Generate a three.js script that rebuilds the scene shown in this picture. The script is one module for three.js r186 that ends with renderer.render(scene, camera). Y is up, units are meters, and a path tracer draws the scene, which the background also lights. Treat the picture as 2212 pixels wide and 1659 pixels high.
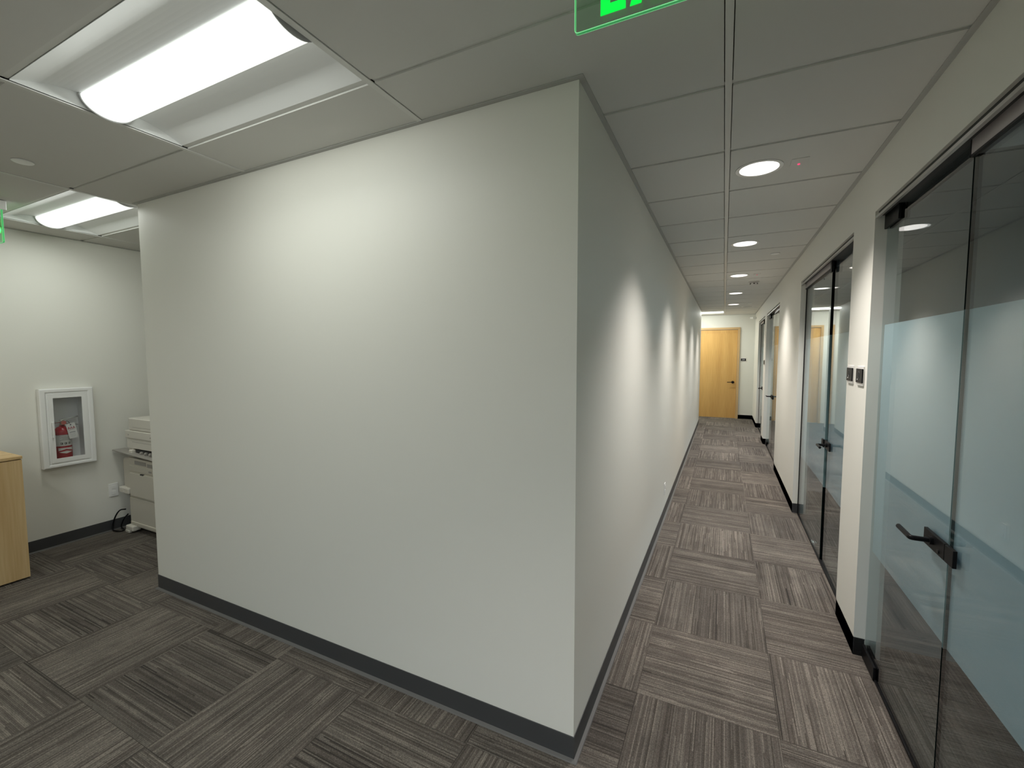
import * as THREE from 'three';
import { RectAreaLightUniformsLib } from 'three/addons/lights/RectAreaLightUniformsLib.js';
import { RoundedBoxGeometry } from 'three/addons/geometries/RoundedBoxGeometry.js';
import { mergeGeometries } from 'three/addons/utils/BufferGeometryUtils.js';

// ------------------------------------------------------------------ camera, sky, exposure
const scene = new THREE.Scene();
const camera = new THREE.PerspectiveCamera(82.42, 2212 / 1659, 0.05, 60);
camera.position.set(0.5145, 1.6697, 1.6425);
camera.rotation.order = 'YXZ';
camera.rotation.set(-0.0664, 0.4499, -0.0015);
scene.background = new THREE.Color().setRGB(3.5, 4.1, 4.7);   // overcast blue daylight outside the office windows
const renderer = new THREE.WebGLRenderer();
renderer.toneMapping = THREE.LinearToneMapping;
renderer.toneMappingExposure = 1.0;
renderer.shadowMap.enabled = true;
RectAreaLightUniformsLib.init();
const TROFFER_L = 18, DOWN_I = 17;
const BEAM = 0.97;
const TROFFER_C = new THREE.Color().setRGB(0.96, 1.0, 0.95), DOWN_C = new THREE.Color().setRGB(1.0, 0.945, 0.90);

// ------------------------------------------------------------------ measures (metres)
const H = 2.693, W = 1.2054, L = 3.0985, X0 = 4.7148;          // ceiling height, corridor width, partition length, left wall distance
const ZB = 3.6, ZE = -11.15, ZL = -9.84, T = 0.12;             // wall behind, end wall, end of corridor wall, wall thickness
const S = 0.6096, GX = 0.5014, GZ = -0.2872;                   // ceiling grid
const CX0 = 0.17, CZ0 = -0.485;                                // carpet grid
const GLX = W + 0.05, GT = 0.01, OH = 2.412;                   // glass front plane, pane thickness, opening head

// ------------------------------------------------------------------ helpers
let seed = 12345;
const rnd = () => { seed = (seed * 1664525 + 1013904223) >>> 0; return seed / 4294967296; };
const rr = (a, b) => a + (b - a) * rnd();
const used = {};
const numbered = n => { used[n] = (used[n] || 0) + 1; return used[n] === 1 ? n : n + '_' + String(used[n] - 1).padStart(3, '0'); };
const std = (r, g, b, rough = 0.6, metal = 0, extra = {}) => { const m = new THREE.MeshStandardMaterial({ roughness: rough, metalness: metal, ...extra }); m.color.setRGB(r, g, b); return m; };
const phy = (r, g, b, o) => { const m = new THREE.MeshPhysicalMaterial(o); m.color.setRGB(r, g, b); return m; };
function mesh(name, geo, mat, parent) {
  const m = new THREE.Mesh(Array.isArray(geo) ? merge(geo) : geo, mat);
  m.name = name; m.castShadow = m.receiveShadow = true;
  (parent || scene).add(m);
  return m;
}
function merge(list) { return list.length === 1 ? list[0] : mergeGeometries(list.map(g => { const h = g.index ? g.toNonIndexed() : g.clone(); for (const k of Object.keys(h.attributes)) if (!['position', 'normal', 'uv'].includes(k)) h.deleteAttribute(k); return h; })); }
function tag(o, label, category, group, kind) { o.userData.label = label; o.userData.category = category; if (group) o.userData.group = group; if (kind) o.userData.kind = kind; return o; }
function thing(name, label, category, pos = [0, 0, 0], group, kind) { const g = new THREE.Group(); g.name = numbered(name); g.position.set(...pos); scene.add(g); return tag(g, label, category, group, kind); }
// box from corner to corner with uv in metres
function bx(x0, x1, y0, y1, z0, z1) {
  const w = x1 - x0, h = y1 - y0, d = z1 - z0, g = new THREE.BoxGeometry(w, h, d);
  const uv = g.attributes.uv, p = g.attributes.position, n = g.attributes.normal;
  g.translate((x0 + x1) / 2, (y0 + y1) / 2, (z0 + z1) / 2);
  for (let i = 0; i < p.count; i++) {
    const ax = Math.abs(n.getX(i)), ay = Math.abs(n.getY(i));
    if (ax > 0.5) uv.setXY(i, p.getZ(i), p.getY(i)); else if (ay > 0.5) uv.setXY(i, p.getX(i), p.getZ(i)); else uv.setXY(i, p.getX(i), p.getY(i));
  }
  return g;
}
function rbx(x0, x1, y0, y1, z0, z1, r = 0.005, seg = 2) { const g = new RoundedBoxGeometry(x1 - x0, y1 - y0, z1 - z0, seg, Math.min(r, (x1 - x0) / 2.01, (y1 - y0) / 2.01, (z1 - z0) / 2.01)); g.translate((x0 + x1) / 2, (y0 + y1) / 2, (z0 + z1) / 2); return g; }
function cyl(r0, r1, h, pos, axis = 'y', seg = 24) { const g = new THREE.CylinderGeometry(r1, r0, h, seg); if (axis === 'x') g.rotateZ(-Math.PI / 2); if (axis === 'z') g.rotateX(Math.PI / 2); g.translate(...pos); return g; }
function tube(pts, r, seg = 40, rad = 8) { return new THREE.TubeGeometry(new THREE.CatmullRomCurve3(pts.map(p => new THREE.Vector3(...p))), seg, r, rad); }
function lathe(pts, pos, seg = 32) { const g = new THREE.LatheGeometry(pts.map(p => new THREE.Vector2(...p)), seg); g.translate(...pos); return g; }
// sweep a closed profile [[d, y], ...] along a mitred polyline [[x, z], ...]; d is measured to the left of the walking direction
function sweep(profile, path) {
  const n = path.length, dir = [], pos = [], idx = [];
  for (let i = 0; i < n - 1; i++) { const dx = path[i + 1][0] - path[i][0], dz = path[i + 1][1] - path[i][1], l = Math.hypot(dx, dz); dir.push([dx / l, dz / l]); }
  const left = d => [d[1], -d[0]];
  const rings = path.map((p, i) => {
    let m;
    if (i === 0) m = left(dir[0]); else if (i === n - 1) m = left(dir[n - 2]);
    else { const a = left(dir[i - 1]), b = left(dir[i]), k = 1 + a[0] * b[0] + a[1] * b[1]; m = [(a[0] + b[0]) / k, (a[1] + b[1]) / k]; }
    return profile.map(([d, y]) => [p[0] + m[0] * d, y, p[1] + m[1] * d]);
  });
  const q = (a, b, c, d) => { for (const v of [a, b, c, a, c, d]) pos.push(...v); };
  for (let i = 0; i < n - 1; i++) for (let j = 0; j < profile.length; j++) { const k = (j + 1) % profile.length; q(rings[i][j], rings[i + 1][j], rings[i + 1][k], rings[i][k]); }
  for (const r of [rings[0], rings[n - 1]]) for (let j = 1; j < profile.length - 1; j++) for (const v of [r[0], r[j], r[j + 1]]) pos.push(...v);
  const g = new THREE.BufferGeometry();
  g.setAttribute('position', new THREE.Float32BufferAttribute(pos, 3));
  const uv = []; for (let i = 0; i < pos.length; i += 3) uv.push(pos[i] + pos[i + 2], pos[i + 1]);
  g.setAttribute('uv', new THREE.Float32BufferAttribute(uv, 2));
  g.computeVertexNormals();
  return g;
}
function data(n, m, fn, srgb) {
  const a = new Uint8Array(n * m * 4);
  for (let y = 0; y < m; y++) for (let x = 0; x < n; x++) { const c = fn(x, y), i = (y * n + x) * 4; a[i] = c[0]; a[i + 1] = c[1]; a[i + 2] = c[2]; a[i + 3] = 255; }
  const t = new THREE.DataTexture(a, n, m); t.wrapS = t.wrapT = THREE.RepeatWrapping; t.magFilter = THREE.LinearFilter; t.minFilter = THREE.LinearMipmapLinearFilter; t.generateMipmaps = true;
  if (srgb) t.colorSpace = THREE.SRGBColorSpace; t.needsUpdate = true; return t;
}
function noise2(n, cells) {   // tileable value noise
  const v = new Float32Array(cells * cells).map(() => rnd());
  return (x, y) => { const fx = x / n * cells, fy = y / n * cells, ix = Math.floor(fx), iy = Math.floor(fy), s = t => t * t * (3 - 2 * t), a = s(fx - ix), b = s(fy - iy), g = (i, j) => v[((j % cells + cells) % cells) * cells + ((i % cells + cells) % cells)]; return (g(ix, iy) * (1 - a) + g(ix + 1, iy) * a) * (1 - b) + (g(ix, iy + 1) * (1 - a) + g(ix + 1, iy + 1) * a) * b; };
}
function canvasTex(w, h, draw) { const c = document.createElement('canvas'); c.width = w; c.height = h; draw(c.getContext('2d'), w, h); const t = new THREE.CanvasTexture(c); t.colorSpace = THREE.SRGBColorSpace; return t; }

// ------------------------------------------------------------------ materials
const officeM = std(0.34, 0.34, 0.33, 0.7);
const peel = (() => { const a = noise2(256, 64), b = noise2(256, 128); return data(256, 256, (x, y) => { const v = 255 * (0.6 * a(x, y) + 0.4 * b(x, y)); return [v, v, v]; }); })();
const tileTex = (() => { const a = noise2(256, 128), b = noise2(256, 64); return data(256, 256, (x, y) => { const v = 255 * (0.55 * a(x, y) + 0.45 * b(x, y)); return [v, v, v]; }); })();
tileTex.repeat.set(3, 3); peel.repeat.set(1.6, 1.6);
const wallM = std(0.78, 0.77, 0.705, 0.55, 0);
const tileM = std(0.68, 0.675, 0.645, 0.9, 0);
const teeM = std(0.70, 0.70, 0.67, 0.45);
const baseM = std(0.055, 0.056, 0.058, 0.42);
const toeM = std(0.125, 0.122, 0.118, 0.5), shadedAngleM = std(0.46, 0.46, 0.44, 0.5);  // wall angle: shade along the ceiling edge mixed into its grey
const whiteM = std(0.84, 0.84, 0.82, 0.35);
const blackM = phy(0.007, 0.007, 0.008, { roughness: 0.4, specularIntensity: 0.25 });
const alumM = std(0.55, 0.54, 0.52, 0.35, 0.7);
const chromeM = std(0.75, 0.75, 0.76, 0.2, 1);
const slabM = std(0.14, 0.125, 0.11, 0.95);
const glassM = phy(0.83, 0.88, 0.88, { transmission: 1, roughness: 0, thickness: 0, ior: 1.5 });
const clearM = phy(0.97, 0.98, 0.98, { transmission: 1, roughness: 0, thickness: 0, ior: 1.5 });
const frostM = phy(0.78, 0.88, 0.94, { transmission: 0.35, roughness: 1, thickness: 0, ior: 1.5, specularIntensity: 0 });
const edgeM = phy(0.002, 0.005, 0.005, { roughness: 1, specularIntensity: 0 }), edgeFrostM = phy(0.12, 0.19, 0.195, { roughness: 0.6, specularIntensity: 0.25 });
const shadeM = phy(0.75, 0.78, 0.80, { transmission: 0.5, roughness: 1, thickness: 0 });
function woodTex(base, dark, rings) {
  const a = noise2(512, 6), b = noise2(512, 90), c = noise2(512, 16);
  return data(512, 512, (x, y) => {
    const u = x + 26 * (a(x * 2, y / 3) - 0.5), st = 0.5 + 0.5 * Math.sin(u / 512 * Math.PI * 2 * rings + 5 * a(x, y / 4)), gr = b(x * 2.2, y / 7), bl = c(x * 0.8, y / 5);
    const k = 0.30 * st + 0.40 * gr + 0.30 * bl;
    return [0, 1, 2].map(i => base[i] + (dark[i] - base[i]) * k);
  }, true);
}
const doorTex = woodTex([224, 181, 110], [198, 150, 84], 3), mapleTex = woodTex([222, 194, 146], [196, 160, 108], 5);
const doorM = std(1, 1, 1, 0.4, 0, { map: doorTex }), mapleM = std(1, 1, 1, 0.45, 0, { map: mapleTex }), frameM = std(0.60, 0.40, 0.19, 0.4);
// carpet tile: tufted lines of uneven tone, pieced along their length
function carpetTex() {
  const n = 512, lines = 110, tn = rr(0.87, 0.98), pal = [[94, 87, 80], [112, 105, 97], [129, 121, 112], [100, 92, 85], [81, 74, 67], [61, 55, 50], [35, 31, 29]];
  const tone = [], big = noise2(512, 7), fib = noise2(512, 256);
  for (let i = 0; i < lines; i++) {
    const segs = []; let p = -rr(0, 60); const mood = big(i / lines * 512, 40);
    while (p < n) { const len = rr(90, 620), r = rnd() * 0.75 + (mood - 0.5) * 0.5; const k = r < 0.12 ? 2 : r < 0.34 ? 1 : r < 0.50 ? 0 : r < 0.66 ? 3 : r < 0.80 ? 4 : r < 0.90 ? 5 : 6; segs.push([p, k]); p += len; }
    tone.push(segs);
  }
  return data(n, n, (x, y) => {
    const li = Math.min(lines - 1, Math.floor(y / n * lines)), f = y / n * lines - li, segs = tone[li];
    let k = segs[0][1]; for (const s of segs) if (x >= s[0]) k = s[1];
    const gap = f < 0.22 ? 0.80 : 1, v = tn * gap * (0.80 + 0.4 * fib(x, y)) * (0.93 + 0.14 * big(x, y));
    return pal[k].map(c => Math.min(255, c * v));
  }, true);
}
const fibBump = (() => { const a = noise2(256, 128); return data(256, 256, (x, y) => { const v = 255 * (0.65 * a(x, y) + 0.35 * (0.5 + 0.5 * Math.sin(y / 256 * Math.PI * 2 * 55))); return [v, v, v]; }); })();
const carpetMs = Array.from({ length: 8 }, () => std(1, 1, 1, 0.95, 0, { map: carpetTex(), bumpMap: fibBump, bumpScale: 0.0025 }));

// ------------------------------------------------------------------ floor with carpet tiles
const floor = tag(mesh('floor', bx(-X0 - T, 4.3, -0.12, -0.007, ZE - T, ZB + T), slabM), 'floor of grey brown striped carpet tiles laid in quarter turns', 'floor', null, 'structure');
{
  const g = new THREE.BoxGeometry(S - 0.0012, 0.006, S - 0.0012); g.translate(0, -0.003, 0);
  const inside = (x, z) => (z > -0.45 && z < ZB + 0.2 && x > -X0 - 0.3 && x < W + 0.3) || (x > -0.3 && x < W + 0.3) || (x >= W && x < 2.55) || (x < -L + 0.3 && x > -X0 - 0.3 && z > -2.2) || (z < ZL && x > -2.6 && x < W);
  for (let i = -9; i < 7; i++) for (let j = -18; j < 8; j++) {
    const x = CX0 + (i + 0.5) * S, z = CZ0 - S / 2 + j * S;
    if (!inside(x, z) || z < ZE - 0.2 || z > ZB + 0.2 || x < -X0 - 0.25) continue;
    const m = mesh('carpet_tile', g, carpetMs[Math.floor(rnd() * 8)], floor);
    m.position.set(x, 0, z);
    m.rotation.y = ((i + j) % 2 === 0 ? 0 : Math.PI / 2) + (rnd() < 0.5 ? 0 : Math.PI);
  }
}

tag(mesh('ground_outside', bx(-30, 30, -0.3, -0.14, -30, 30), std(0.08, 0.08, 0.07, 0.95)), 'dark ground outside the building', 'ground', null, 'structure');

// ------------------------------------------------------------------ ceiling: lay-in tiles and grid
const ceiling = tag(mesh('ceiling', [bx(-X0 - T, 4.3, H + 0.12, H + 0.2, ZE - T, ZB + T), bx(-X0 - T, -X0, H + 0.0022, H + 0.12, ZE - T, ZB + T), bx(4.1, 4.3, H + 0.0022, H + 0.12, ZE - T, ZB + T), bx(-X0, 4.1, H + 0.0022, H + 0.12, ZE - T, ZE), bx(-X0, 4.1, H + 0.0022, H + 0.12, ZB, ZB + T)], std(0.5, 0.5, 0.48, 0.9)), 'suspended ceiling of white lay-in tiles in a painted grid', 'ceiling', null, 'structure');
const colX = i => GX + i * 2 * S, rowZ = j => GZ - j * S;
const trofferCells = [[-2, -2], [-4, -1], [-1, 16], [-2, 16], [-2, -5], [-4, -4]];               // [column, row]: cell spans colX(c)..colX(c+1), rowZ(r+1)..rowZ(r)
{
  const TB = H + 0.003, cache = {};
  for (let c = -5; c <= 0; c++) for (let r = -7; r <= 17; r++) {
    let x0 = Math.max(colX(c), -X0), x1 = Math.min(colX(c + 1), W + 0.06), z0 = Math.max(rowZ(r + 1), ZE), z1 = Math.min(rowZ(r), ZB);
    if (x1 - x0 < 0.02 || z1 - z0 < 0.02) continue;
    if (trofferCells.some(t => t[0] === c && t[1] === r)) continue;
    const seen = z1 > -0.02 || x1 > 0.02 || (x0 < -L && z1 > -5) || (z0 < ZL + 0.05 && x1 > -2.6);
    if (!seen) continue;
    const key = [x1 - x0, z1 - z0].map(v => v.toFixed(3)).join();
    const g = cache[key] || (cache[key] = bx(-(x1 - x0) / 2 + 0.0152, (x1 - x0) / 2 - 0.0152, 0, 0.015, -(z1 - z0) / 2 + 0.0118, (z1 - z0) / 2 - 0.0118));
    mesh('ceiling_tile', g, tileM, ceiling).position.set((x0 + x1) / 2, TB, (z0 + z1) / 2);
  }
  const tw = 0.012, ty0 = H, ty1 = H + 0.004, cy0 = H + 0.010, cy1 = H + 0.0125;
  // main runners along the corridor direction, cross tees between them
  for (let c = -4; c <= 0; c++) {
    const x = colX(c), spans = x < -L ? [[-5, ZB]] : x < -0.2 ? [[0.001, ZB]] : [[ZE, ZB]];
    if (c === -1) spans.push([ZE, ZL - 0.001]);
    for (const [a, b] of spans) mesh('main_tee', bx(x - tw, x + tw, ty0, ty1, a, b), teeM, ceiling);
  }
  for (let c = -5; c <= 0; c++) for (let r = -7; r <= 17; r++) {
    const z = rowZ(r), x0 = Math.max(colX(c), -X0) + (c > -5 ? tw : 0), x1 = Math.min(colX(c + 1), W) - (c < 0 ? tw : 0);
    if (x1 <= x0 || z < ZE || z > ZB) continue;
    let a = x0; const b = x1;
    if (z < 0 && z > ZL) { if (x0 >= 0 || (c === -1 && x1 > 0)) a = Math.max(a, 0.001); else if (!(x0 < -L && z > -5)) continue; }
    if (z < ZL && x1 < -2.5) continue;
    mesh('cross_tee', bx(a, (z < 0 && z > ZL && x0 < -L) ? Math.min(b, -L) : b, cy0, cy1, z - tw, z + tw), teeM, ceiling);
  }
}

// ------------------------------------------------------------------ walls
const wallTop = H + 0.002;
const wall = (name, geo, label, mat = wallM) => tag(mesh(name, geo, mat), label, 'wall', null, 'structure');
wall('wall_partition', bx(-L, 0, 0, wallTop, -T, 0), 'wide blank off-white partition wall facing the open hall');
wall('wall_corridor_left', bx(-T, 0, 0, wallTop, ZL, -T), 'long off-white corridor wall opposite the glass office fronts');
wall('wall_passage', bx(-L, -L + T, 0, wallTop, -5, -T), 'off-white wall of the side passage behind the partition');
wall('wall_passage_end', bx(-X0, -L, 0, wallTop, -5.1, -5), 'short off-white wall closing the copier passage');
wall('wall_left', (() => {
  const s = new THREE.Shape(); s.moveTo(ZE - T, 0); s.lineTo(ZB, 0); s.lineTo(ZB, wallTop); s.lineTo(ZE - T, wallTop); s.closePath();
  const h = new THREE.Path(); h.moveTo(-0.236, 0.742); h.lineTo(-0.236, 1.338); h.lineTo(0.013, 1.338); h.lineTo(0.013, 0.742); h.closePath(); s.holes.push(h);
  const g = new THREE.ExtrudeGeometry(s, { depth: T, bevelEnabled: false }); g.rotateY(-Math.PI / 2); g.translate(-X0, 0, 0); return g;
})(), 'off-white wall carrying the fire extinguisher cabinet');
wall('wall_behind', (() => {
  const s = new THREE.Shape(); s.moveTo(-X0 - T, 0); s.lineTo(4.3, 0); s.lineTo(4.3, wallTop); s.lineTo(-X0 - T, wallTop); s.closePath();
  const h = new THREE.Path(); h.moveTo(-0.6, 0.1); h.lineTo(-0.6, 1.9); h.lineTo(0.6, 1.9); h.lineTo(0.6, 0.1); h.closePath(); s.holes.push(h);
  const g = new THREE.ExtrudeGeometry(s, { depth: T, bevelEnabled: false }); g.translate(0, 0, ZB); return g;
})(), 'off-white wall with an added daylight window behind the hall');
{
  const w = thing('window_9', 'unseen daylight window added behind the hall to light the partition', 'window', [0, 0.1, ZB + 0.06], null, 'structure');  // out of view, added as daylight fill for partition and near hall
  mesh('pane', bx(-0.56, 0.56, 0.04, 1.76, -0.004, 0.004), clearM, w);
  mesh('frame', [bx(-0.6, 0.6, 0, 0.04, -0.03, 0.03), bx(-0.6, 0.6, 1.76, 1.8, -0.03, 0.03), bx(-0.6, -0.56, 0.04, 1.76, -0.03, 0.03), bx(0.56, 0.6, 0.04, 1.76, -0.03, 0.03)], alumM, w);
}
wall('wall_end', bx(-X0, 4.3, 0, wallTop, ZE - T, ZE), 'off-white end wall around the wooden door');
wall('wall_cross_end', bx(-2.6, -2.5, 0, wallTop, ZE, ZL), 'off-white wall closing the cross corridor');
wall('wall_cross', bx(-2.6, -T, 0, wallTop, ZL, ZL + T), 'off-white wall along the cross corridor');

// openings of the glass fronts: [near z, far z, seam z, leaf on the far side?]
const openings = [[0.73, -1.292, -0.406, true], [-1.715, -3.735, -2.55, false], [-5.665, -7.70, -6.74, true], [-8.15, -9.76, -8.95, false]];
{
  const s = new THREE.Shape();   // drawn in (z, y)
  s.moveTo(ZE, 0);
  for (const [a, b] of [...openings].reverse()) { s.lineTo(b, 0); s.lineTo(b, OH); s.lineTo(a, OH); s.lineTo(a, 0); }
  s.lineTo(ZB, 0); s.lineTo(ZB, wallTop); s.lineTo(ZE, wallTop);
  const g = new THREE.ExtrudeGeometry(s, { depth: T, bevelEnabled: false });
  g.rotateY(-Math.PI / 2); g.translate(W + T, 0, 0);       // shape x -> world z, extrusion -> -x
  wall('wall_corridor_right', g, 'off-white corridor wall with four glass office fronts');
}
// offices behind the glass (dim rooms with windows)
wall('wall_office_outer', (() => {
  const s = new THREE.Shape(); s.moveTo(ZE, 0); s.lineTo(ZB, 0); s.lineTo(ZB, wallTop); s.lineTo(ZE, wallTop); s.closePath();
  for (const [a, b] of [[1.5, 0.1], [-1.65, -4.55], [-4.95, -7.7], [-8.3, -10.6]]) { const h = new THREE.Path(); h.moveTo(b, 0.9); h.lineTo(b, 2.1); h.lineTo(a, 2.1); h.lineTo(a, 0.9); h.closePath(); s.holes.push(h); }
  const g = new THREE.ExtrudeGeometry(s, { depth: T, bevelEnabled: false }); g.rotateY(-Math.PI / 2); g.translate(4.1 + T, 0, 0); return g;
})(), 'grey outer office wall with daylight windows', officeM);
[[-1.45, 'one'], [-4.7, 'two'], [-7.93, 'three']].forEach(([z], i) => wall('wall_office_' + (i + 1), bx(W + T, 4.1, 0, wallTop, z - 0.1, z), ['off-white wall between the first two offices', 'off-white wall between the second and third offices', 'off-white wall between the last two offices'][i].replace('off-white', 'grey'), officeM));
[[1.5, 0.1], [-1.65, -4.55], [-4.95, -7.7], [-8.3, -10.6]].forEach(([a, b], i) => {
  const w = thing('window_' + (i + 5), ['daylight window in the first office', 'daylight window in the second office', 'daylight window in the third office', 'daylight window in the last office'][i], 'window', [4.16, 0.9, (a + b) / 2], null, 'structure');
  const hw = (a - b) / 2;
  mesh('pane', bx(-0.004, 0.004, 0.04, 1.16, -hw + 0.04, hw - 0.04), clearM, w);
  mesh('frame', [bx(-0.03, 0.03, 0, 0.04, -hw, hw), bx(-0.03, 0.03, 1.16, 1.20, -hw, hw), bx(-0.03, 0.03, 0.04, 1.16, -hw, -hw + 0.04), bx(-0.03, 0.03, 0.04, 1.16, hw - 0.04, hw)], alumM, w);
});

// ------------------------------------------------------------------ baseboards and wall angles
const baseProfile = [[0, 0.1016], [0.0028, 0.1010], [0.0032, 0.099], [0.0032, 0], [0, 0]];
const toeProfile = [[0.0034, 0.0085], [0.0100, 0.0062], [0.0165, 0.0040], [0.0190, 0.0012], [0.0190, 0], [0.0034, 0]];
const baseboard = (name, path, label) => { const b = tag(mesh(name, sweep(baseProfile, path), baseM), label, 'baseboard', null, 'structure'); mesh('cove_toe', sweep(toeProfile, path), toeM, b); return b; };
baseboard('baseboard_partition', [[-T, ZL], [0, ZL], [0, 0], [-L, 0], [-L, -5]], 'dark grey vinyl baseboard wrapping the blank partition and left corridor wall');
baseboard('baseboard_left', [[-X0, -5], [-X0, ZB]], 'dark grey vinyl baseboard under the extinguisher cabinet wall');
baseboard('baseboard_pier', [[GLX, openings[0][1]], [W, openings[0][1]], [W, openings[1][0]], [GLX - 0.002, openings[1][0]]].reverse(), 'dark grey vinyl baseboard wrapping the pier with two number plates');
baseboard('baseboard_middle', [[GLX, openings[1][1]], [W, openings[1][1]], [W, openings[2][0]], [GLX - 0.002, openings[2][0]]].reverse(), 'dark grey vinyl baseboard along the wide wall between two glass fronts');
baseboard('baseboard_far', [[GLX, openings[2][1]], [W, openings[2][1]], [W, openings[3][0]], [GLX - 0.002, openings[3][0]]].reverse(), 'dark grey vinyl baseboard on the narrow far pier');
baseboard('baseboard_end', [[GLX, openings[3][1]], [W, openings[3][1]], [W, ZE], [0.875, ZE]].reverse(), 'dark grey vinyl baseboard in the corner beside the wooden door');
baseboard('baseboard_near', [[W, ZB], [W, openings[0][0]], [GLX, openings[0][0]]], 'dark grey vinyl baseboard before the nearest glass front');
const angleProfile = [[0, H - 0.0012], [0.022, H - 0.0012], [0.022, H + 0.0022], [0, H + 0.0022]];
const angle = (n, path, label) => tag(mesh('trim_' + n, sweep(angleProfile, path), shadedAngleM), label, 'trim', null, 'structure');
angle(1, [[-T, ZL], [0, ZL], [0, 0], [-L, 0], [-L, -5]], 'painted metal wall angle along the partition top');
angle(2, [[W, ZB], [W, ZE]], 'painted metal wall angle above the glass fronts');
angle(3, [[-X0, -5], [-X0, ZB]], 'painted metal wall angle above the extinguisher cabinet');
angle(4, [[W, ZE], [-2.5, ZE]], 'painted metal wall angle above the wooden door');

// ------------------------------------------------------------------ glass fronts
const headShadeM = phy(0.055, 0.055, 0.055, { roughness: 0.6, specularIntensity: 0.4 });  // dark colour carries the shade of the head groove and soffit
const lever = (side, parent, zSeam) => {     // side: +1 when the leaf lies on the far (-z) side of the seam
  const f = GLX, h = mesh('back_plate', [rbx(f - 0.012, f, 0.930, 0.992, Math.min(zSeam - side * 0.180, zSeam - side * 0.0015), Math.max(zSeam - side * 0.180, zSeam - side * 0.0015), 0.002)], blackM, parent);
  const zs = zSeam - side * 0.10;
  const st = new THREE.CurvePath(); const V = (x, z) => new THREE.Vector3(x, 0.966, z);
  st.add(new THREE.LineCurve3(V(f - 0.010, zs), V(f - 0.066, zs)));
  st.add(new THREE.QuadraticBezierCurve3(V(f - 0.066, zs), V(f - 0.076, zs), V(f - 0.076, zs - side * 0.010)));
  st.add(new THREE.LineCurve3(V(f - 0.076, zs - side * 0.010), V(f - 0.076, zs - side * 0.125)));
  const g = new THREE.TubeGeometry(st, 40, 0.0095, 12);
  mesh('lever', [g, new THREE.SphereGeometry(0.0095, 12, 8).translate(f - 0.076, 0.966, zs - side * 0.125), cyl(0.016, 0.016, 0.012, [f - 0.017, 0.966, zs], 'x')], blackM, h);
  mesh('keyhole', cyl(0.008, 0.008, 0.004, [f - 0.0135, 0.945, zSeam - side * 0.045], 'x', 16), std(0.004, 0.004, 0.004, 0.5), h);
};
const fromTop = OH - 0.012, FT = 1.823, FB = 0.608;
function edges(parent, z, dz) {   // polished edge of a pane at z; clear above and below, frosted between
  const a = Math.min(z, z + dz), b = Math.max(z, z + dz);
  mesh('polished_edge', [bx(GLX, GLX + GT, 0.012, FB, a, b), bx(GLX, GLX + GT, FT, fromTop - 0.004, a, b)], edgeM, parent);
  mesh('frosted_edge', bx(GLX, GLX + GT, FB, FT, a, b), edgeFrostM, parent);
}
const doorNames = ['the nearest glass front beside the two number plates', 'the second glass front, standing slightly ajar', 'the third glass front, past the wide wall', 'the last glass front, beside the end wall'];
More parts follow.
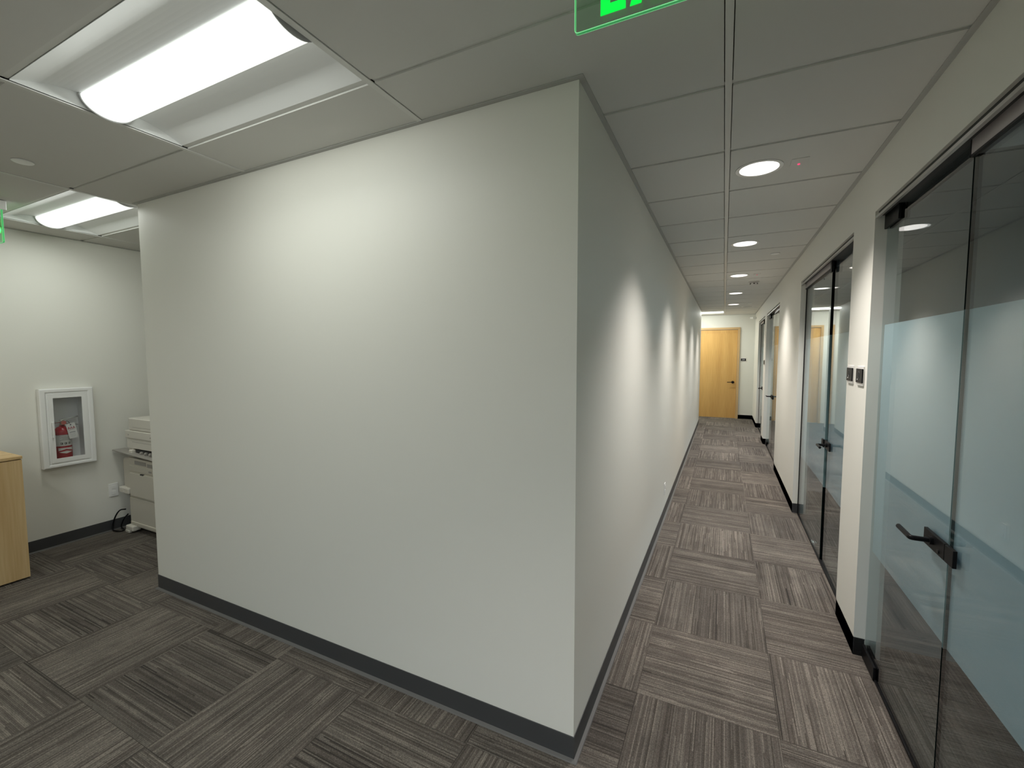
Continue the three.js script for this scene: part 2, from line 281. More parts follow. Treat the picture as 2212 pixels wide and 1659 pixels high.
openings.forEach(([a, b, sm, farLeaf], i) => {
  const side = farLeaf ? 1 : -1;
  const gap = 0.002, leaf = farLeaf ? [b + 0.006, sm - gap] : [sm + gap, a - 0.006], fix = farLeaf ? [sm + gap, a] : [b, sm - gap];
  // door leaf, turning about its jamb
  const hingeZ = farLeaf ? leaf[0] : leaf[1];
  const d = thing('door_' + (i + 1), 'clear glass door leaf with frosted band and black lever in ' + doorNames[i], 'door', [0, 0, 0], null, 'structure');
  const pn = mesh('glass_pane', bx(GLX, GLX + GT, 0.012, fromTop - 0.004, leaf[0] + 0.003, leaf[1] - 0.003), glassM, d);
  mesh('frosted_film', bx(GLX + GT + 0.0006, GLX + GT + 0.0009, FB, FT, leaf[0] + 0.003, leaf[1] - 0.003), frostM, pn);
  edges(pn, farLeaf ? leaf[1] : leaf[0], farLeaf ? -0.003 : 0.003);
  const pz = farLeaf ? [leaf[0], leaf[0] + 0.205] : [leaf[1] - 0.205, leaf[1]];
  mesh('top_patch_fitting', [rbx(GLX - 0.012, GLX, fromTop - 0.085, fromTop, pz[0], pz[1], 0.003), rbx(GLX + GT, GLX + GT + 0.012, fromTop - 0.085, fromTop, pz[0], pz[1], 0.003)], blackM, d);
  mesh('floor_patch_fitting', [rbx(GLX - 0.012, GLX, 0.004, 0.075, pz[0], pz[1], 0.003), rbx(GLX + GT, GLX + GT + 0.012, 0.004, 0.075, pz[0], pz[1], 0.003)], blackM, d);
  lever(side, d, sm);
  if (i === 1) { d.position.set(GLX, 0, hingeZ); d.children.forEach(c => c.position.set(-GLX, 0, -hingeZ)); d.rotation.y = -0.0112; }
  // fixed panel
  const w = thing('window_' + (i + 1), 'fixed glass side panel with frosted band in ' + doorNames[i].replace(', standing slightly ajar', ''), 'glass panel', [0, 0, 0], null, 'structure');
  const fp = mesh('glass_pane', bx(GLX, GLX + GT, 0.012, fromTop - 0.062, fix[0] + 0.003, fix[1] - 0.003), glassM, w);
  mesh('frosted_film', bx(GLX + GT + 0.0006, GLX + GT + 0.0009, FB, FT, fix[0] + 0.003, fix[1] - 0.003), frostM, fp);
  edges(fp, farLeaf ? fix[0] : fix[1], farLeaf ? 0.003 : -0.003);
  mesh('head_channel', [bx(GLX - 0.012, GLX + GT + 0.012, fromTop - 0.062, fromTop, fix[0], fix[1])], std(0.42, 0.38, 0.38, 0.4, 0.2), w);
  mesh('channel_gasket', [bx(GLX - 0.013, GLX - 0.001, fromTop - 0.070, fromTop - 0.0622, fix[0], fix[1]), bx(GLX - 0.013, GLX + GT + 0.013, fromTop - 0.070, fromTop, farLeaf ? fix[0] : fix[1] - 0.006, farLeaf ? fix[0] + 0.006 : fix[1])], blackM, w);
  mesh('floor_channel', bx(GLX - 0.006, GLX + GT + 0.006, 0, 0.012, b, a), blackM, w);
  mesh('jamb_channel', bx(GLX - 0.004, GLX + GT + 0.004, 0.012, fromTop - 0.07, farLeaf ? fix[1] - 0.012 : fix[0], farLeaf ? fix[1] : fix[0] + 0.012), blackM, w);
  mesh('strike_plate', rbx(GLX - 0.012, GLX, 0.930, 0.992, Math.min(sm + side * 0.0015, sm + side * 0.066), Math.max(sm + side * 0.0015, sm + side * 0.066), 0.002), blackM, w);
  if (!farLeaf) mesh('top_stop', rbx(GLX - 0.016, GLX - 0.001, fromTop - 0.10, fromTop, sm + 0.004, sm + 0.05, 0.003), blackM, w);
  // head trim: groove and soffit shade put in as dark colour, bright metal lip
  const t = tag(mesh('trim_' + (i + 5), bx(W + 0.014, W + T, OH - 0.024, OH, b, a), headShadeM), 'metal head trim over ' + doorNames[i].replace(', standing slightly ajar', ''), 'trim', null, 'structure');
  mesh('metal_lip', bx(W + 0.001, W + 0.014, OH - 0.037, OH - 0.024, b, a), alumM, t);
});

// ------------------------------------------------------------------ wooden door in the end wall
{
  const d = thing('door_5', 'honey-coloured wooden door with black lever at the corridor end', 'door', [0, 0, ZE], null, 'structure');
  const x0 = -0.085, x1 = 0.818, top = 2.315;
  mesh('slab', (() => { const g = bx(x0 + 0.002, x1 - 0.002, 0.008, top - 0.006, 0.001, 0.006), uv = g.attributes.uv; for (let k = 0; k < uv.count; k++) uv.setXY(k, uv.getX(k) * 0.9, uv.getY(k) * 0.45); return g; })(), doorM, d);
  mesh('frame', [bx(x1, x1 + 0.052, 0, top + 0.055, 0, 0.035), bx(x0 - 0.052, x0, 0, top + 0.055, 0, 0.035), bx(x0, x1, top + 0.004, top + 0.055, 0, 0.035)], frameM, d);
  const h = mesh('handle', [cyl(0.034, 0.034, 0.012, [0.735, 0.95, 0.0125], 'z'), cyl(0.014, 0.014, 0.05, [0.735, 0.95, 0.045], 'z')], blackM, d);
  mesh('lever', rbx(0.60, 0.745, 0.941, 0.959, 0.06, 0.078, 0.008), blackM, h);
}

// ------------------------------------------------------------------ ceiling lights
const lensGlow = (k) => { const m = std(0.85, 0.87, 0.85, 0.5); m.emissive = TROFFER_C.clone(); m.emissiveIntensity = k; return m; };
const lensM = lensGlow(1.0), metalWhiteM = std(0.82, 0.83, 0.82, 0.5);
function troffer(c, r, label, k = 1) {
  const cx = (colX(c) + colX(c + 1)) / 2, cz = (rowZ(r) + rowZ(r + 1)) / 2;
  const t = thing('ceiling_troffer', label, 'ceiling light', [cx, H, cz], 'recessed fluorescent style troffers');
  const hx = S - 0.014, hz = S / 2 - 0.014;
  // reflectors rising from the grid to the basket
  for (const s of [-1, 1]) {
    const sh = new THREE.Shape(); const N = 10, up = k => 0.008 + 0.052 * Math.sin(k / N * Math.PI / 2);
    sh.moveTo(s * hz, up(0)); for (let k = 1; k <= N; k++) sh.lineTo(s * (hz - (hz - 0.088) * k / N), up(k));
    for (let k = N; k >= 0; k--) sh.lineTo(s * (hz - (hz - 0.088) * k / N), up(k) + 0.004);
    const g = new THREE.ExtrudeGeometry(sh, { depth: 2 * hx, bevelEnabled: false }); g.rotateY(Math.PI / 2); g.scale(1, 1, -1); g.translate(-hx, 0, 0);
    g.computeVertexNormals();
    mesh('reflector', g, metalWhiteM, t);
  }
  for (const s of [-1, 1]) mesh('end_plate', bx(s > 0 ? hx - 0.003 : -hx, s > 0 ? hx : -hx + 0.003, 0.006, 0.07, -hz, hz), metalWhiteM, t);
  mesh('housing', [bx(-hx, hx, 0.075, 0.085, -hz, hz)], metalWhiteM, t);
  // bowed lens
  const sh = new THREE.Shape(); const N = 20, a = 0.092, lo = -0.006, hiY = 0.056;
  for (let k = 0; k <= N; k++) { const th = Math.PI * k / N, px = -a * Math.cos(th), py = hiY - (hiY - lo) * Math.sin(th); k ? sh.lineTo(px, py) : sh.moveTo(px, py); }
  sh.closePath();
  const lg = new THREE.ExtrudeGeometry(sh, { depth: 2 * hx - 0.03, bevelEnabled: false, curveSegments: 12 }); lg.rotateY(Math.PI / 2); lg.translate(-hx + 0.015, 0, 0);
  mesh('lens', lg, lensGlow(0.9 * k), t);
  for (const s of [-1, 1]) { const cg = new THREE.ExtrudeGeometry(sh, { depth: 0.004, bevelEnabled: false }); cg.rotateY(Math.PI / 2); cg.scale(1, 1.12, 1.05); cg.translate(s > 0 ? hx - 0.0145 : -hx + 0.0105, -0.004, 0); mesh('lens_end_cap', cg, std(0.5, 0.5, 0.5, 0.5), t); }
  for (const s of [-1, 1]) {   // the two flanks of the bowed lens
    const light = new THREE.RectAreaLight(TROFFER_C, TROFFER_L * k, 2 * hx - 0.06, 0.078);
    light.position.set(0, -0.006, s * 0.048); light.rotation.set(-Math.PI / 2 - s * 0.28, 0, 0); t.add(light);
  }
  return t;
}
troffer(-2, -2, 'lit troffer with bowed white lens over the open hall beside the blank partition');
troffer(-4, -1, 'lit troffer with bowed white lens near the extinguisher cabinet wall');
troffer(-1, 16, 'lit troffer in the cross corridor before the wooden door', 2);
troffer(-2, 16, 'lit troffer added deeper in the cross corridor to brighten the end wall', 2);  // added second lamp, lifts the light on the end wall
troffer(-2, -5, 'unseen lit troffer added further back to fill the open hall');  // added behind the camera to even out light on the partition
troffer(-4, -4, 'unseen lit troffer added further back to fill the extinguisher cabinet wall');  // added out of view as fill for the left side of the hall
const discM = (() => { const m = std(0.9, 0.9, 0.9, 0.5); m.emissive = DOWN_C.clone(); m.emissiveIntensity = 2; return m; })();
const downLabels = ['round lit downlight at the corridor mouth, beside a light sensor', 'round lit downlight just before the sprinkler cover in the corridor ceiling', 'round lit downlight just before the smoke detector, beside a light sensor', 'round lit downlight just past the smoke detector', 'round lit downlight just before the ceiling speaker', 'unseen round downlight added in the hall ceiling to brighten the partition'];
for (let k = 0; k < 6; k++) {
  const z = k < 5 ? rowZ(1.5 + 3 * k) : rowZ(-3.5), d = thing('downlight', downLabels[k], 'ceiling light', [0.66, H + 0.003, z], 'row of corridor downlights');  // last one is unseen, added to brighten partition and near corridor wall
  mesh('trim_ring', lathe([[0.095, 0], [0.100, -0.004], [0.116, -0.003], [0.118, 0], [0.095, 0]], [0, 0, 0], 48), whiteM, d);
  mesh('lens', cyl(0.096, 0.096, 0.003, [0, -0.0018, 0], 'y', 48), discM, d);
  const s = new THREE.SpotLight(DOWN_C, DOWN_I, 0, BEAM, 1.0, 2); s.position.set(0, -0.012, 0); s.target.position.set(0, -2, 0); s.castShadow = true; s.shadow.radius = 4; d.add(s); d.add(s.target);
}

// ------------------------------------------------------------------ exit signs
const greenGlow = (k, r = 0.02, g = 1, b = 0.12) => { const m = std(r * 0.3, g * 0.5, b * 0.3, 0.4); m.emissive.setRGB(r, g, b); m.emissiveIntensity = k; return m; };
const acrylicM = phy(0.78, 0.93, 0.82, { transmission: 1, roughness: 0, thickness: 0, ior: 1.49 });
function exitSign(x, y, z, label) {        // x, y, z: lower left corner of the hanging panel
  const w = 0.33, h = 0.215, t = 0.008, e = thing('exit_sign', label, 'exit sign', [x + w / 2, y, z], 'hanging green exit signs');
  const round = (a, b, c, d, r) => { const p = new THREE.Shape(); p.moveTo(a + r, b); p.lineTo(c - r, b); p.quadraticCurveTo(c, b, c, b + r); p.lineTo(c, d); p.lineTo(a, d); p.lineTo(a, b + r); p.quadraticCurveTo(a, b, a + r, b); return p; };
  const g = new THREE.ExtrudeGeometry(round(-w / 2, 0, w / 2, h, 0.010), { depth: t, bevelEnabled: false }); g.translate(0, 0, -t / 2);
  const pn = mesh('panel', g, acrylicM, e);
  // lit rim of the acrylic: two thin bright lines with a dimmer band between
  const rim = (ins, d, zz) => { const a = round(-w / 2 - 0.0002, -0.0002, w / 2 + 0.0002, h, 0.010); a.holes.push(round(-w / 2 + ins, ins, w / 2 - ins, h - 0.001, 0.009)); const q = new THREE.ExtrudeGeometry(a, { depth: d, bevelEnabled: false }); q.translate(0, 0, zz); return q; };
  mesh('bright_rim', [rim(0.0012, 0.0008, t / 2 - 0.0006), rim(0.0012, 0.0008, -t / 2 - 0.0002)], greenGlow(0.62, 0.32, 1, 0.45), pn);
  mesh('dim_rim', rim(0.0006, t - 0.0018, -t / 2 + 0.0008), greenGlow(0.16, 0.15, 1, 0.35), pn);
  const lh = 0.150, y0 = 0.019, st = 0.021, poly = pts => { const p = new THREE.Shape(); pts.forEach(([a, b], i) => i ? p.lineTo(a, b) : p.moveTo(a, b)); return p; };
  const box = (a, b, c, d) => [[a, b], [c, b], [c, d], [a, d]];
  const E = [[0, 0], [0.055, 0], [0.055, st], [st, st], [st, lh / 2 - st / 2], [0.048, lh / 2 - st / 2], [0.048, lh / 2 + st / 2], [st, lh / 2 + st / 2], [st, lh - st], [0.055, lh - st], [0.055, lh], [0, lh]];
  const X = [[0, 0], [0.024, 0], [0.0325, 0.045], [0.041, 0], [0.065, 0], [0.045, lh / 2], [0.065, lh], [0.041, lh], [0.0325, lh - 0.045], [0.024, lh], [0, lh], [0.020, lh / 2]];
  const I = box(0, 0, st, lh), Tt = [[0.0185, 0], [0.0395, 0], [0.0395, lh - st], [0.058, lh - st], [0.058, lh], [0, lh], [0, lh - st], [0.0185, lh - st]];
  const gm = greenGlow(0.92, 0.0, 1, 0.07);
  let px = -w / 2 + 0.060;
  for (const [pts, wd] of [[E, 0.055], [X, 0.065], [I, st], [Tt, 0.058]]) { const q = new THREE.ExtrudeGeometry(poly(pts), { depth: 0.001, bevelEnabled: false }); q.translate(px, y0, t / 2 + 0.0002); mesh('letter', q, gm, e); px += wd + 0.009; }
  mesh('housing', [rbx(-w / 2 - 0.004, w / 2 + 0.004, h - 0.003, H - y, -0.024, 0.024, 0.006)], std(0.72, 0.72, 0.70, 0.4), e);
  const light = new THREE.PointLight(new THREE.Color().setRGB(0.02, 1, 0.12), 0.012, 0, 2); light.position.set(0, h / 2, t / 2 + 0.02); light.castShadow = true; e.add(light);
}
exitSign(0.187, 2.399, 0.630, 'hanging green exit sign at the corridor mouth, near the corner of the blank partition');
exitSign(-4.135, 2.419, 0.438, 'hanging green exit sign near the extinguisher cabinet wall');

// ------------------------------------------------------------------ fire extinguisher cabinet and extinguisher
{
  const c = thing('extinguisher_cabinet', 'white semi-recessed fire extinguisher cabinet with clear door on the far wall', 'cabinet', [-X0, 0.70, -0.1085]);
  const ring = (w, h, y0, iw, ih, iy, d, bev) => { const a = new THREE.Shape(); a.moveTo(-w / 2, y0); a.lineTo(w / 2, y0); a.lineTo(w / 2, y0 + h); a.lineTo(-w / 2, y0 + h); a.closePath(); const p = new THREE.Path(); p.moveTo(-iw / 2, iy); p.lineTo(-iw / 2, iy + ih); p.lineTo(iw / 2, iy + ih); p.lineTo(iw / 2, iy); p.closePath(); a.holes.push(p); const g = new THREE.ExtrudeGeometry(a, { depth: d, bevelEnabled: !!bev, bevelSize: bev || 0, bevelThickness: bev || 0, bevelOffset: bev ? -bev : 0, bevelSegments: 5 }); g.rotateY(Math.PI / 2); return g; };
  const tr = ring(0.354, 0.685, 0, 0.252 + 0.02, 0.600 + 0.02, 0.040 - 0.01, 0.038, 0.010); tr.translate(0.0102, 0, 0);
  mesh('trim_frame', [tr, bx(0.0005, 0.052, 0.030, 0.042, -0.136, 0.136), bx(0.0005, 0.052, 0.638, 0.650, -0.136, 0.136), bx(0.0005, 0.052, 0.042, 0.638, -0.136, -0.1245), bx(0.0005, 0.052, 0.042, 0.638, 0.1245, 0.136)], whiteM, c);
  mesh('tub', [bx(-0.113, -0.111, 0.043, 0.637, -0.1235, 0.1235), bx(-0.111, 0.03, 0.043, 0.046, -0.1235, 0.1235), bx(-0.111, 0.03, 0.634, 0.637, -0.1235, 0.1235), bx(-0.111, 0.03, 0.046, 0.634, -0.1235, -0.1205), bx(-0.111, 0.03, 0.046, 0.634, 0.1205, 0.1235)], std(0.78, 0.78, 0.77, 0.5), c);
  const dr = mesh('door_frame', (() => { const g = ring(0.249, 0.594, 0.043, 0.188, 0.526, 0.078, 0.010, 0); g.translate(0.048, 0, 0); return g; })(), whiteM, c);
  mesh('door_pane', bx(0.050, 0.053, 0.079, 0.603, -0.0935, 0.0935), clearM, dr);
  mesh('pull_handle', [rbx(0.070, 0.079, 0.262, 0.400, 0.104, 0.113, 0.003), rbx(0.057, 0.072, 0.384, 0.398, 0.104, 0.113, 0.003), rbx(0.057, 0.072, 0.264, 0.278, 0.104, 0.113, 0.003)], whiteM, dr);
}
{
  const e = thing('fire_extinguisher', 'red fire extinguisher with white inspection tag inside the wall cabinet', 'extinguisher', [-X0 + 0.004 - 0.04, 0.7462, -0.092]);
  const redM = std(0.36, 0.010, 0.022, 0.25), r = 0.056;
  mesh('cylinder', lathe([[0, 0.0], [0.050, 0], [0.054, 0.004], [r, 0.010], [r, 0.245], [0.054, 0.262], [0.046, 0.280], [0.032, 0.293], [0.018, 0.299], [0.016, 0.312], [0, 0.312]], [0, 0, 0], 40), redM, e);
  const lab = canvasTex(512, 256, (g, w, h) => { g.fillStyle = '#c9c7c2'; g.fillRect(0, 0, w, h); g.fillStyle = '#8f8d8a'; g.fillRect(0, 0, w, 14); for (let k = 0; k < 6; k++) { g.fillStyle = k % 2 ? '#8a8884' : '#77746f'; g.fillRect(150 + (k * 37) % 60, 34 + k * 17, 120 + (k * 53) % 90, 7); } for (let k = 0; k < 3; k++) { g.fillStyle = '#3c3a38'; g.fillRect(165 + k * 66, 176, 42, 44); g.fillStyle = '#c9c7c2'; g.fillRect(173 + k * 66, 186, 14, 22); } });
  const band = (y0, y1, tex, arc = Math.PI * 1.1) => { const g = new THREE.CylinderGeometry(r + 0.0006, r + 0.0006, y1 - y0, 32, 1, true, Math.PI / 2 - arc / 2, arc); g.translate(0, (y0 + y1) / 2, 0); return g; };
  mesh('instruction_label', band(0.128, 0.228), std(1, 1, 1, 0.4, 0, { map: lab, side: THREE.DoubleSide }), e);
  const lab2 = canvasTex(256, 192, (g, w, h) => { g.fillStyle = '#9d1422'; g.fillRect(0, 0, w, h); g.fillStyle = '#d9d4cf'; g.fillRect(40, 14, 176, 62); g.fillStyle = '#9d1422'; g.beginPath(); g.moveTo(40, 76); g.lineTo(128, 40); g.lineTo(216, 76); g.fill(); g.fillStyle = '#ded9d4'; g.beginPath(); g.moveTo(40, 100); g.lineTo(128, 76); g.lineTo(216, 100); g.lineTo(128, 132); g.fill(); });
  mesh('arrow_label', band(0.034, 0.118, lab2, Math.PI * 0.85), std(1, 1, 1, 0.4, 0, { map: lab2, side: THREE.DoubleSide }), e);
  const v = mesh('valve', [cyl(0.015, 0.013, 0.05, [0, 0.332, 0], 'y', 20), cyl(0.009, 0.009, 0.04, [0.012, 0.338, 0], 'x', 16)], std(0.55, 0.5, 0.42, 0.3, 0.8), e);
  mesh('carry_handle', (() => { const g = rbx(-0.012, 0.012, -0.004, 0.004, -0.095, 0.01, 0.003); g.rotateX(-0.22); g.translate(0, 0.322, -0.012); return g; })(), chromeM, v);
  mesh('squeeze_lever', (() => { const g = rbx(-0.012, 0.012, -0.0065, 0.0065, -0.105, 0.02, 0.004); g.rotateX(0.22); g.translate(0, 0.355, -0.005); return g; })(), chromeM, v);
  mesh('pressure_gauge', cyl(0.017, 0.017, 0.010, [0.034, 0.332, 0.0], 'x', 24), std(0.5, 0.12, 0.1, 0.4), v);
  mesh('nozzle', [cyl(0.008, 0.010, 0.06, [0.004, 0.340, 0.040], 'z', 16)], chromeM, e);
  mesh('nozzle_tip', cyl(0.011, 0.011, 0.02, [0.004, 0.340, 0.072], 'z', 16), blackM, e);
  const tagT = canvasTex(256, 512, (g, w, h) => { g.fillStyle = '#dedbd8'; g.fillRect(0, 0, w, h); g.fillStyle = '#4a4a4e'; g.beginPath(); g.arc(128, 46, 22, 0, 7); g.fill(); g.fillStyle = '#9c1f33'; g.font = 'bold 108px sans-serif'; g.textAlign = 'center'; g.fillText('AAA', 128, 190); g.fillStyle = '#8d6a70'; g.fillRect(40, 206, 176, 9); g.fillStyle = '#77777c'; g.fillRect(50, 290, 160, 20); for (let k = 0; k < 4; k++) { g.fillStyle = '#a5a5a8'; g.fillRect(50, 340 + k * 34, 150 - 18 * (k % 2), 7); } });
  const tg = mesh('inspection_tag', (() => { const g = new THREE.BoxGeometry(0.062, 0.135, 0.001); g.rotateY(Math.PI / 2); g.translate(0, -0.062, 0); g.rotateX(0.16); g.translate(0.062, 0.318, -0.034); return g; })(), std(1, 1, 1, 0.6, 0, { map: tagT }), e);
  mesh('tag_tie', tube([[0.02, 0.335, -0.012], [0.05, 0.345, -0.022], [0.061, 0.315, -0.034]], 0.0018, 16, 6), blackM, tg);
}

// ------------------------------------------------------------------ copier
{
  const c = thing('copier', 'beige office copier standing against the far wall behind the partition edge', 'copier', [-4.33, 0, -0.75]);
  const P = (x0, x1, y0, y1, z0, z1, r = 0.008) => rbx(x0 + 4.33, x1 + 4.33, y0, y1, z0 + 0.75, z1 + 0.75, r, 3);
  const bM = std(0.60, 0.565, 0.48, 0.45), lM = std(0.66, 0.63, 0.56, 0.4), gM = std(0.33, 0.31, 0.28, 0.5), dk = std(0.02, 0.02, 0.02, 0.5);
  const F = -0.46;
  mesh('paper_cabinet', P(-4.535, -4.0, 0.055, 0.332, -1.05, F + 0.005), bM, c);
  mesh('cabinet_plinth', P(-4.52, -4.0, 0.075, 0.100, -1.04, F + 0.012, 0.003), bM, c);
  for (const x of [-4.485, -4.06]) for (const z of [F - 0.02, -0.98]) { const k = mesh('caster', [cyl(0.022, 0.022, 0.02, [x + 4.33, 0.022, z + 0.75], 'z', 20), P(x - 0.012, x + 0.012, 0.03, 0.06, z - 0.015, z + 0.015, 0.003)], dk, c); }
  mesh('stabilizer_foot', [P(-4.545, -4.425, 0.020, 0.070, F - 0.03, F + 0.045, 0.012), P(-4.545, -4.475, 0.001, 0.028, F - 0.02, F + 0.05, 0.008)], lM, c);
  const body = mesh('main_body', [P(-4.645, -4.0, 0.335, 0.700, -1.05, F, 0.03), P(-4.52, -4.0, 0.335, 0.712, -1.04, F + 0.006, 0.006)], bM, c);
  mesh('bypass_door', P(-4.488, -4.075, 0.352, 0.574, F, F + 0.016, 0.006), bM, body);
  mesh('door_latch', P(-4.30, -4.24, 0.566, 0.578, F + 0.004, F + 0.017, 0.003), dk, body);
  mesh('upper_cover', P(-4.488, -4.0, 0.590, 0.645, F, F + 0.014, 0.005), bM, body);
  mesh('vent_window', P(-4.400, -4.205, 0.656, 0.692, F, F + 0.0085, 0.002), gM, body);
  mesh('vent_window', P(-4.185, -4.06, 0.650, 0.682, F, F + 0.0085, 0.002), gM, body);
  mesh('caution_sticker', P(-4.15, -4.10, 0.605, 0.622, F + 0.010, F + 0.0148, 0.001), gM, body);
  mesh('side_arm', [P(-4.665, -4.575, 0.365, 0.420, F - 0.02, F + 0.03, 0.010), P(-4.58, -4.50, 0.362, 0.416, F - 0.02, F + 0.028, 0.010)], lM, c);
  mesh('neck', [P(-4.53, -4.45, 0.690, 0.83, -1.0, F - 0.01), P(-4.45, -4.0, 0.700, 0.83, -1.0, F - 0.09)], bM, c);
  const slot = mesh('paper_slot', P(-4.40, -4.0, 0.745, 0.792, F - 0.088, F - 0.01, 0.002), dk, c);
  for (let k = 0; k < 4; k++) mesh('exit_roller', cyl(0.014, 0.014, 0.03, [-4.29 + 0.075 * k + 4.33, 0.768, F - 0.006 + 0.75], 'x', 16), gM, slot);
  mesh('output_tray', (() => { const g = P(-4.705, -4.0, 0.748, 0.760, F - 0.05, F + 0.05, 0.004); g.translate(0, -0.757, 0); g.rotateZ(-0.045); g.translate(0.006, 0.757, 0); return g; })(), gM, c);
  mesh('tray_clip', [P(-4.47, -4.42, 0.752, 0.790, F - 0.02, F + 0.02, 0.008), P(-4.60, -4.52, 0.752, 0.768, F - 0.01, F + 0.045, 0.005)], lM, c);
  const sc = mesh('scanner_unit', [P(-4.560, -4.0, 0.895, 0.968, -1.06, F, 0.006), P(-4.548, -4.0, 0.800, 0.8935, -1.05, F - 0.006, 0.006)], lM, c);
  mesh('scanner_seam', P(-4.45, -4.0, 0.862, 0.865, F - 0.01, F - 0.005, 0.001), gM, sc);
  for (const [x, y] of [[-4.50, 0.928], [-4.12, 0.925]]) mesh('screw_cover', cyl(0.006, 0.006, 0.003, [x + 4.33, y, F + 0.75], 'z', 12), gM, sc);
  const fd = mesh('document_feeder', [P(-4.510, -4.0, 0.970, 1.085, -1.04, F - 0.01, 0.010)], lM, c);
  mesh('feeder_seam', P(-4.44, -4.05, 1.000, 1.003, F - 0.013, F - 0.0092, 0.001), gM, fd);
  const cord = tag(mesh('power_cord', tube([[-4.560, 0.215, -0.43], [-4.62, 0.20, -0.41], [-4.685, 0.11, -0.39], [-4.688, 0.02, -0.375], [-4.63, 0.012, -0.372], [-4.575, 0.012, -0.40], [-4.60, 0.012, -0.425], [-4.66, 0.03, -0.43], [-4.64, 0.10, -0.445], [-4.565, 0.16, -0.448]].map(p => p), 0.006, 80, 8), blackM), 'black power cord looping on the carpet beside the copier', 'cord');
  const o = thing('wall_outlet', 'white electrical outlet on the wall beside the copier', 'outlet', [-X0, 0.325, -0.408]);
  mesh('cover_plate', rbx(0.0004, 0.007, 0, 0.125, -0.036, 0.036, 0.003), whiteM, o);
  for (const y of [0.035, 0.09]) mesh('socket', rbx(0.006, 0.0095, y - 0.018, y + 0.018, -0.016, 0.016, 0.003), whiteM, o);
}

// ------------------------------------------------------------------ storage cabinet at the left edge
{
  const c = thing('storage_cabinet', 'light maple storage cabinet against the extinguisher wall', 'cabinet', [-4.42, 0, 1.0]);
  const M = (g, k) => { const uv = g.attributes.uv; for (let i = 0; i < uv.count; i++) uv.setXY(i, uv.getX(i) * 0.8, uv.getY(i) * 0.45 + k); return g; };
  mesh('body', M(bx(-0.285, 0.262, 0.012, 0.905, -0.660, 0.66), 0.1), mapleM, c);
  mesh('plinth', bx(-0.27, 0.24, 0.0, 0.012, -0.64, 0.64), blackM, c);
  for (let k = 0; k < 3; k++) mesh('door', M(bx(0.263, 0.281, 0.014, 0.903, -0.660 + 0.441 * k, -0.660 + 0.441 * (k + 1) - 0.003), 0.3 * k), mapleM, c);
  mesh('top_panel', M(rbx(-0.288, 0.285, 0.909, 0.931, -0.664, 0.664, 0.003), 0.5), mapleM, c);
}

// ------------------------------------------------------------------ number plates and outlet in the corridor
function plate(name, label, pos, turn, w, h, text, group) {
  const p = thing(name, label, 'sign', pos, group); p.rotation.y = turn;
  mesh('holder', rbx(-w / 2, w / 2, -h / 2, h / 2, 0.0004, 0.008, 0.003), std(0.82, 0.80, 0.78, 0.3, 0.1), p);
  const ih = h * 0.72, ins = mesh('insert', rbx(-w / 2 + 0.001, w / 2 + 0.003, -ih / 2, ih / 2, 0.006, 0.0125, 0.002), blackM, p);
  if (text) { const t = canvasTex(256, 192, (g, cw, ch) => { g.fillStyle = '#0b0b0c'; g.fillRect(0, 0, cw, ch); g.fillStyle = '#b8b6bb'; g.font = 'bold 150px sans-serif'; g.textAlign = 'center'; g.fillText(text, cw / 2, 148); }); mesh('numerals', (() => { const g = new THREE.PlaneGeometry(w * 0.92, ih * 0.96); g.translate(0, 0, 0.0129); return g; })(), std(1, 1, 1, 0.4, 0, { map: t }), ins); }
  else { mesh('raised_dot', cyl(0.0035, 0.0035, 0.002, [-w * 0.20, -ih * 0.27, 0.0128], 'z', 16), whiteM, ins); mesh('raised_ring', (() => { const g = new THREE.TorusGeometry(0.017, 0.0025, 8, 24); g.scale(0.8, 1.1, 1); g.translate(0, 0.004, 0.0118); return g; })(), std(0.03, 0.03, 0.03, 0.35), ins); }
}
plate('number_plate', 'black number plate on the pier, the one beside the second glass front', [W, 1.5505, -1.608], -Math.PI / 2, 0.122, 0.108, null, 'black number plates on the pier');
plate('number_plate', 'black number plate on the pier, the one beside the nearest glass front', [W, 1.5505, -1.397], -Math.PI / 2, 0.122, 0.108, null, 'black number plates on the pier');
plate('number_plate', 'small black number plate on the narrow far pier', [W, 1.52, -7.90], -Math.PI / 2, 0.122, 0.108, null);
plate('room_sign', 'black room sign reading 24 beside the wooden door', [0.963, 1.535, ZE], 0, 0.112, 0.090, '24');
{
  const o = thing('wall_outlet', 'white electrical outlet low on the left corridor wall', 'outlet', [0, 0.24, -3.01]);
  mesh('cover_plate', rbx(0.0004, 0.007, 0, 0.118, -0.036, 0.036, 0.003), whiteM, o);
  for (const y of [0.035, 0.083]) mesh('socket', rbx(0.006, 0.0105, y - 0.016, y + 0.016, -0.016, 0.016, 0.003), whiteM, o);
}

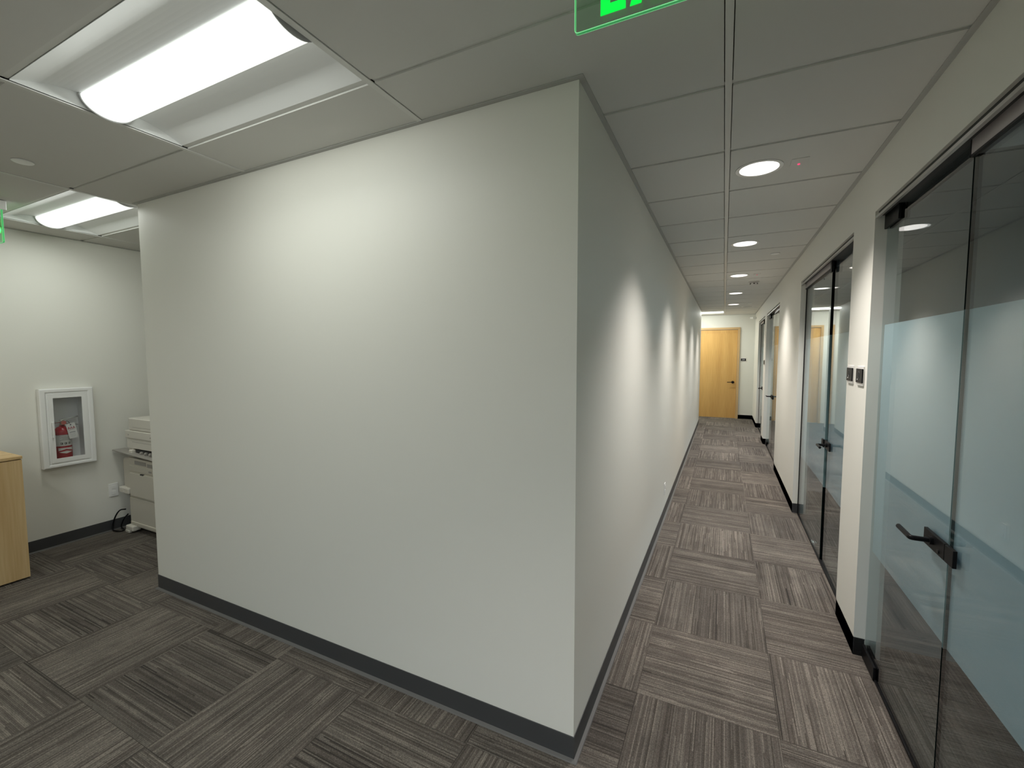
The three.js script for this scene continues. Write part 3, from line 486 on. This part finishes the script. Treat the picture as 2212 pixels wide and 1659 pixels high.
// ------------------------------------------------------------------ small fittings in the ceiling
const CT = H + 0.003;
function disc(name, label, cat, x, z, r, t = 0.006, group) { const d = tag(mesh(numbered(name), lathe([[0, -t], [r - 0.004, -t], [r, -t + 0.003], [r, 0], [0, 0]], [0, 0, 0], 40), whiteM), label, cat, group); d.position.set(x, CT - 0.0004, z); return d; }
disc('sprinkler_cover', 'flat white sprinkler cover in the hall ceiling between the two troffers', 'sprinkler', -2.858, 0.612, 0.043);
disc('sprinkler_cover', 'flat white sprinkler cover in the corridor ceiling past the second downlight', 'sprinkler', 0.954, -3.615, 0.043);
disc('sprinkler_cover', 'flat white sprinkler cover beside the last corridor downlight', 'sprinkler', 0.951, -8.48, 0.043);
{
  const d = thing('smoke_detector', 'white domed smoke detector in the corridor ceiling past the third downlight', 'smoke detector', [0.866, CT, -5.52]);
  mesh('base', lathe([[0, -0.010], [0.062, -0.010], [0.066, 0], [0, 0]], [0, 0, 0], 40), whiteM, d);
  mesh('dome', lathe([[0, -0.048], [0.022, -0.047], [0.040, -0.040], [0.050, -0.026], [0.054, -0.010], [0, -0.010]], [0, 0, 0], 40), std(0.62, 0.62, 0.60, 0.4), d);
  for (let k = 0; k < 6; k++) { const a = k * Math.PI / 3; mesh('vent', rbx(-0.008, 0.008, -0.034, -0.020, 0.046, 0.053, 0.002).rotateY(a), blackM, d); }
  const s = thing('ceiling_speaker', 'round white speaker grille in the ceiling before the cross corridor', 'speaker', [0.935, CT, -9.10]);
  mesh('bezel', lathe([[0.094, 0], [0.096, -0.006], [0.110, -0.005], [0.112, 0]], [0, 0, 0], 48), whiteM, s);
  mesh('grille', cyl(0.0945, 0.0945, 0.003, [0, -0.0020, 0], 'y', 48), std(0.45, 0.45, 0.44, 0.6, 0, { bumpMap: tileTex, bumpScale: 0.002 }), s);
  const led = std(0.4, 0.02, 0.05, 0.4); led.emissive.setRGB(1, 0.08, 0.22); led.emissiveIntensity = 0.9;
  for (const [x, z, lb] of [[0.848, -1.197, 'white light sensor with red indicator beside the first downlight'], [0.866, -4.858, 'white light sensor with red indicator beside the third downlight']]) {
    const q = thing('ceiling_sensor', lb, 'sensor', [x, CT, z], 'ceiling sensors with a red light');
    mesh('face_plate', rbx(-0.040, 0.040, -0.0030, 0, -0.045, 0.050, 0.0012), tileM, q);
    mesh('indicator', cyl(0.006, 0.006, 0.006, [0, -0.0050, -0.022], 'y', 16), led, q);
  }
  const v = thing('security_camera', 'small white security camera on the wall above the last glass front', 'camera', [W, 2.565, -10.75]);
  mesh('mount', cyl(0.030, 0.030, 0.012, [-0.0065, 0, 0], 'x', 24), whiteM, v);
  mesh('arm', tube([[-0.012, 0, 0], [-0.04, -0.008, 0.005], [-0.062, 0.002, 0.01]], 0.010, 12, 10), whiteM, v);
  const b = mesh('body', [cyl(0.030, 0.032, 0.075, [0, 0, 0], 'x', 24).rotateY(-0.5).translate(-0.095, 0.006, 0.02)], whiteM, v);
  mesh('lens', cyl(0.018, 0.018, 0.008, [0, 0, 0], 'x', 20).rotateY(-0.5).translate(-0.128, 0.006, 0.002), blackM, b);
}

renderer.render(scene, camera);
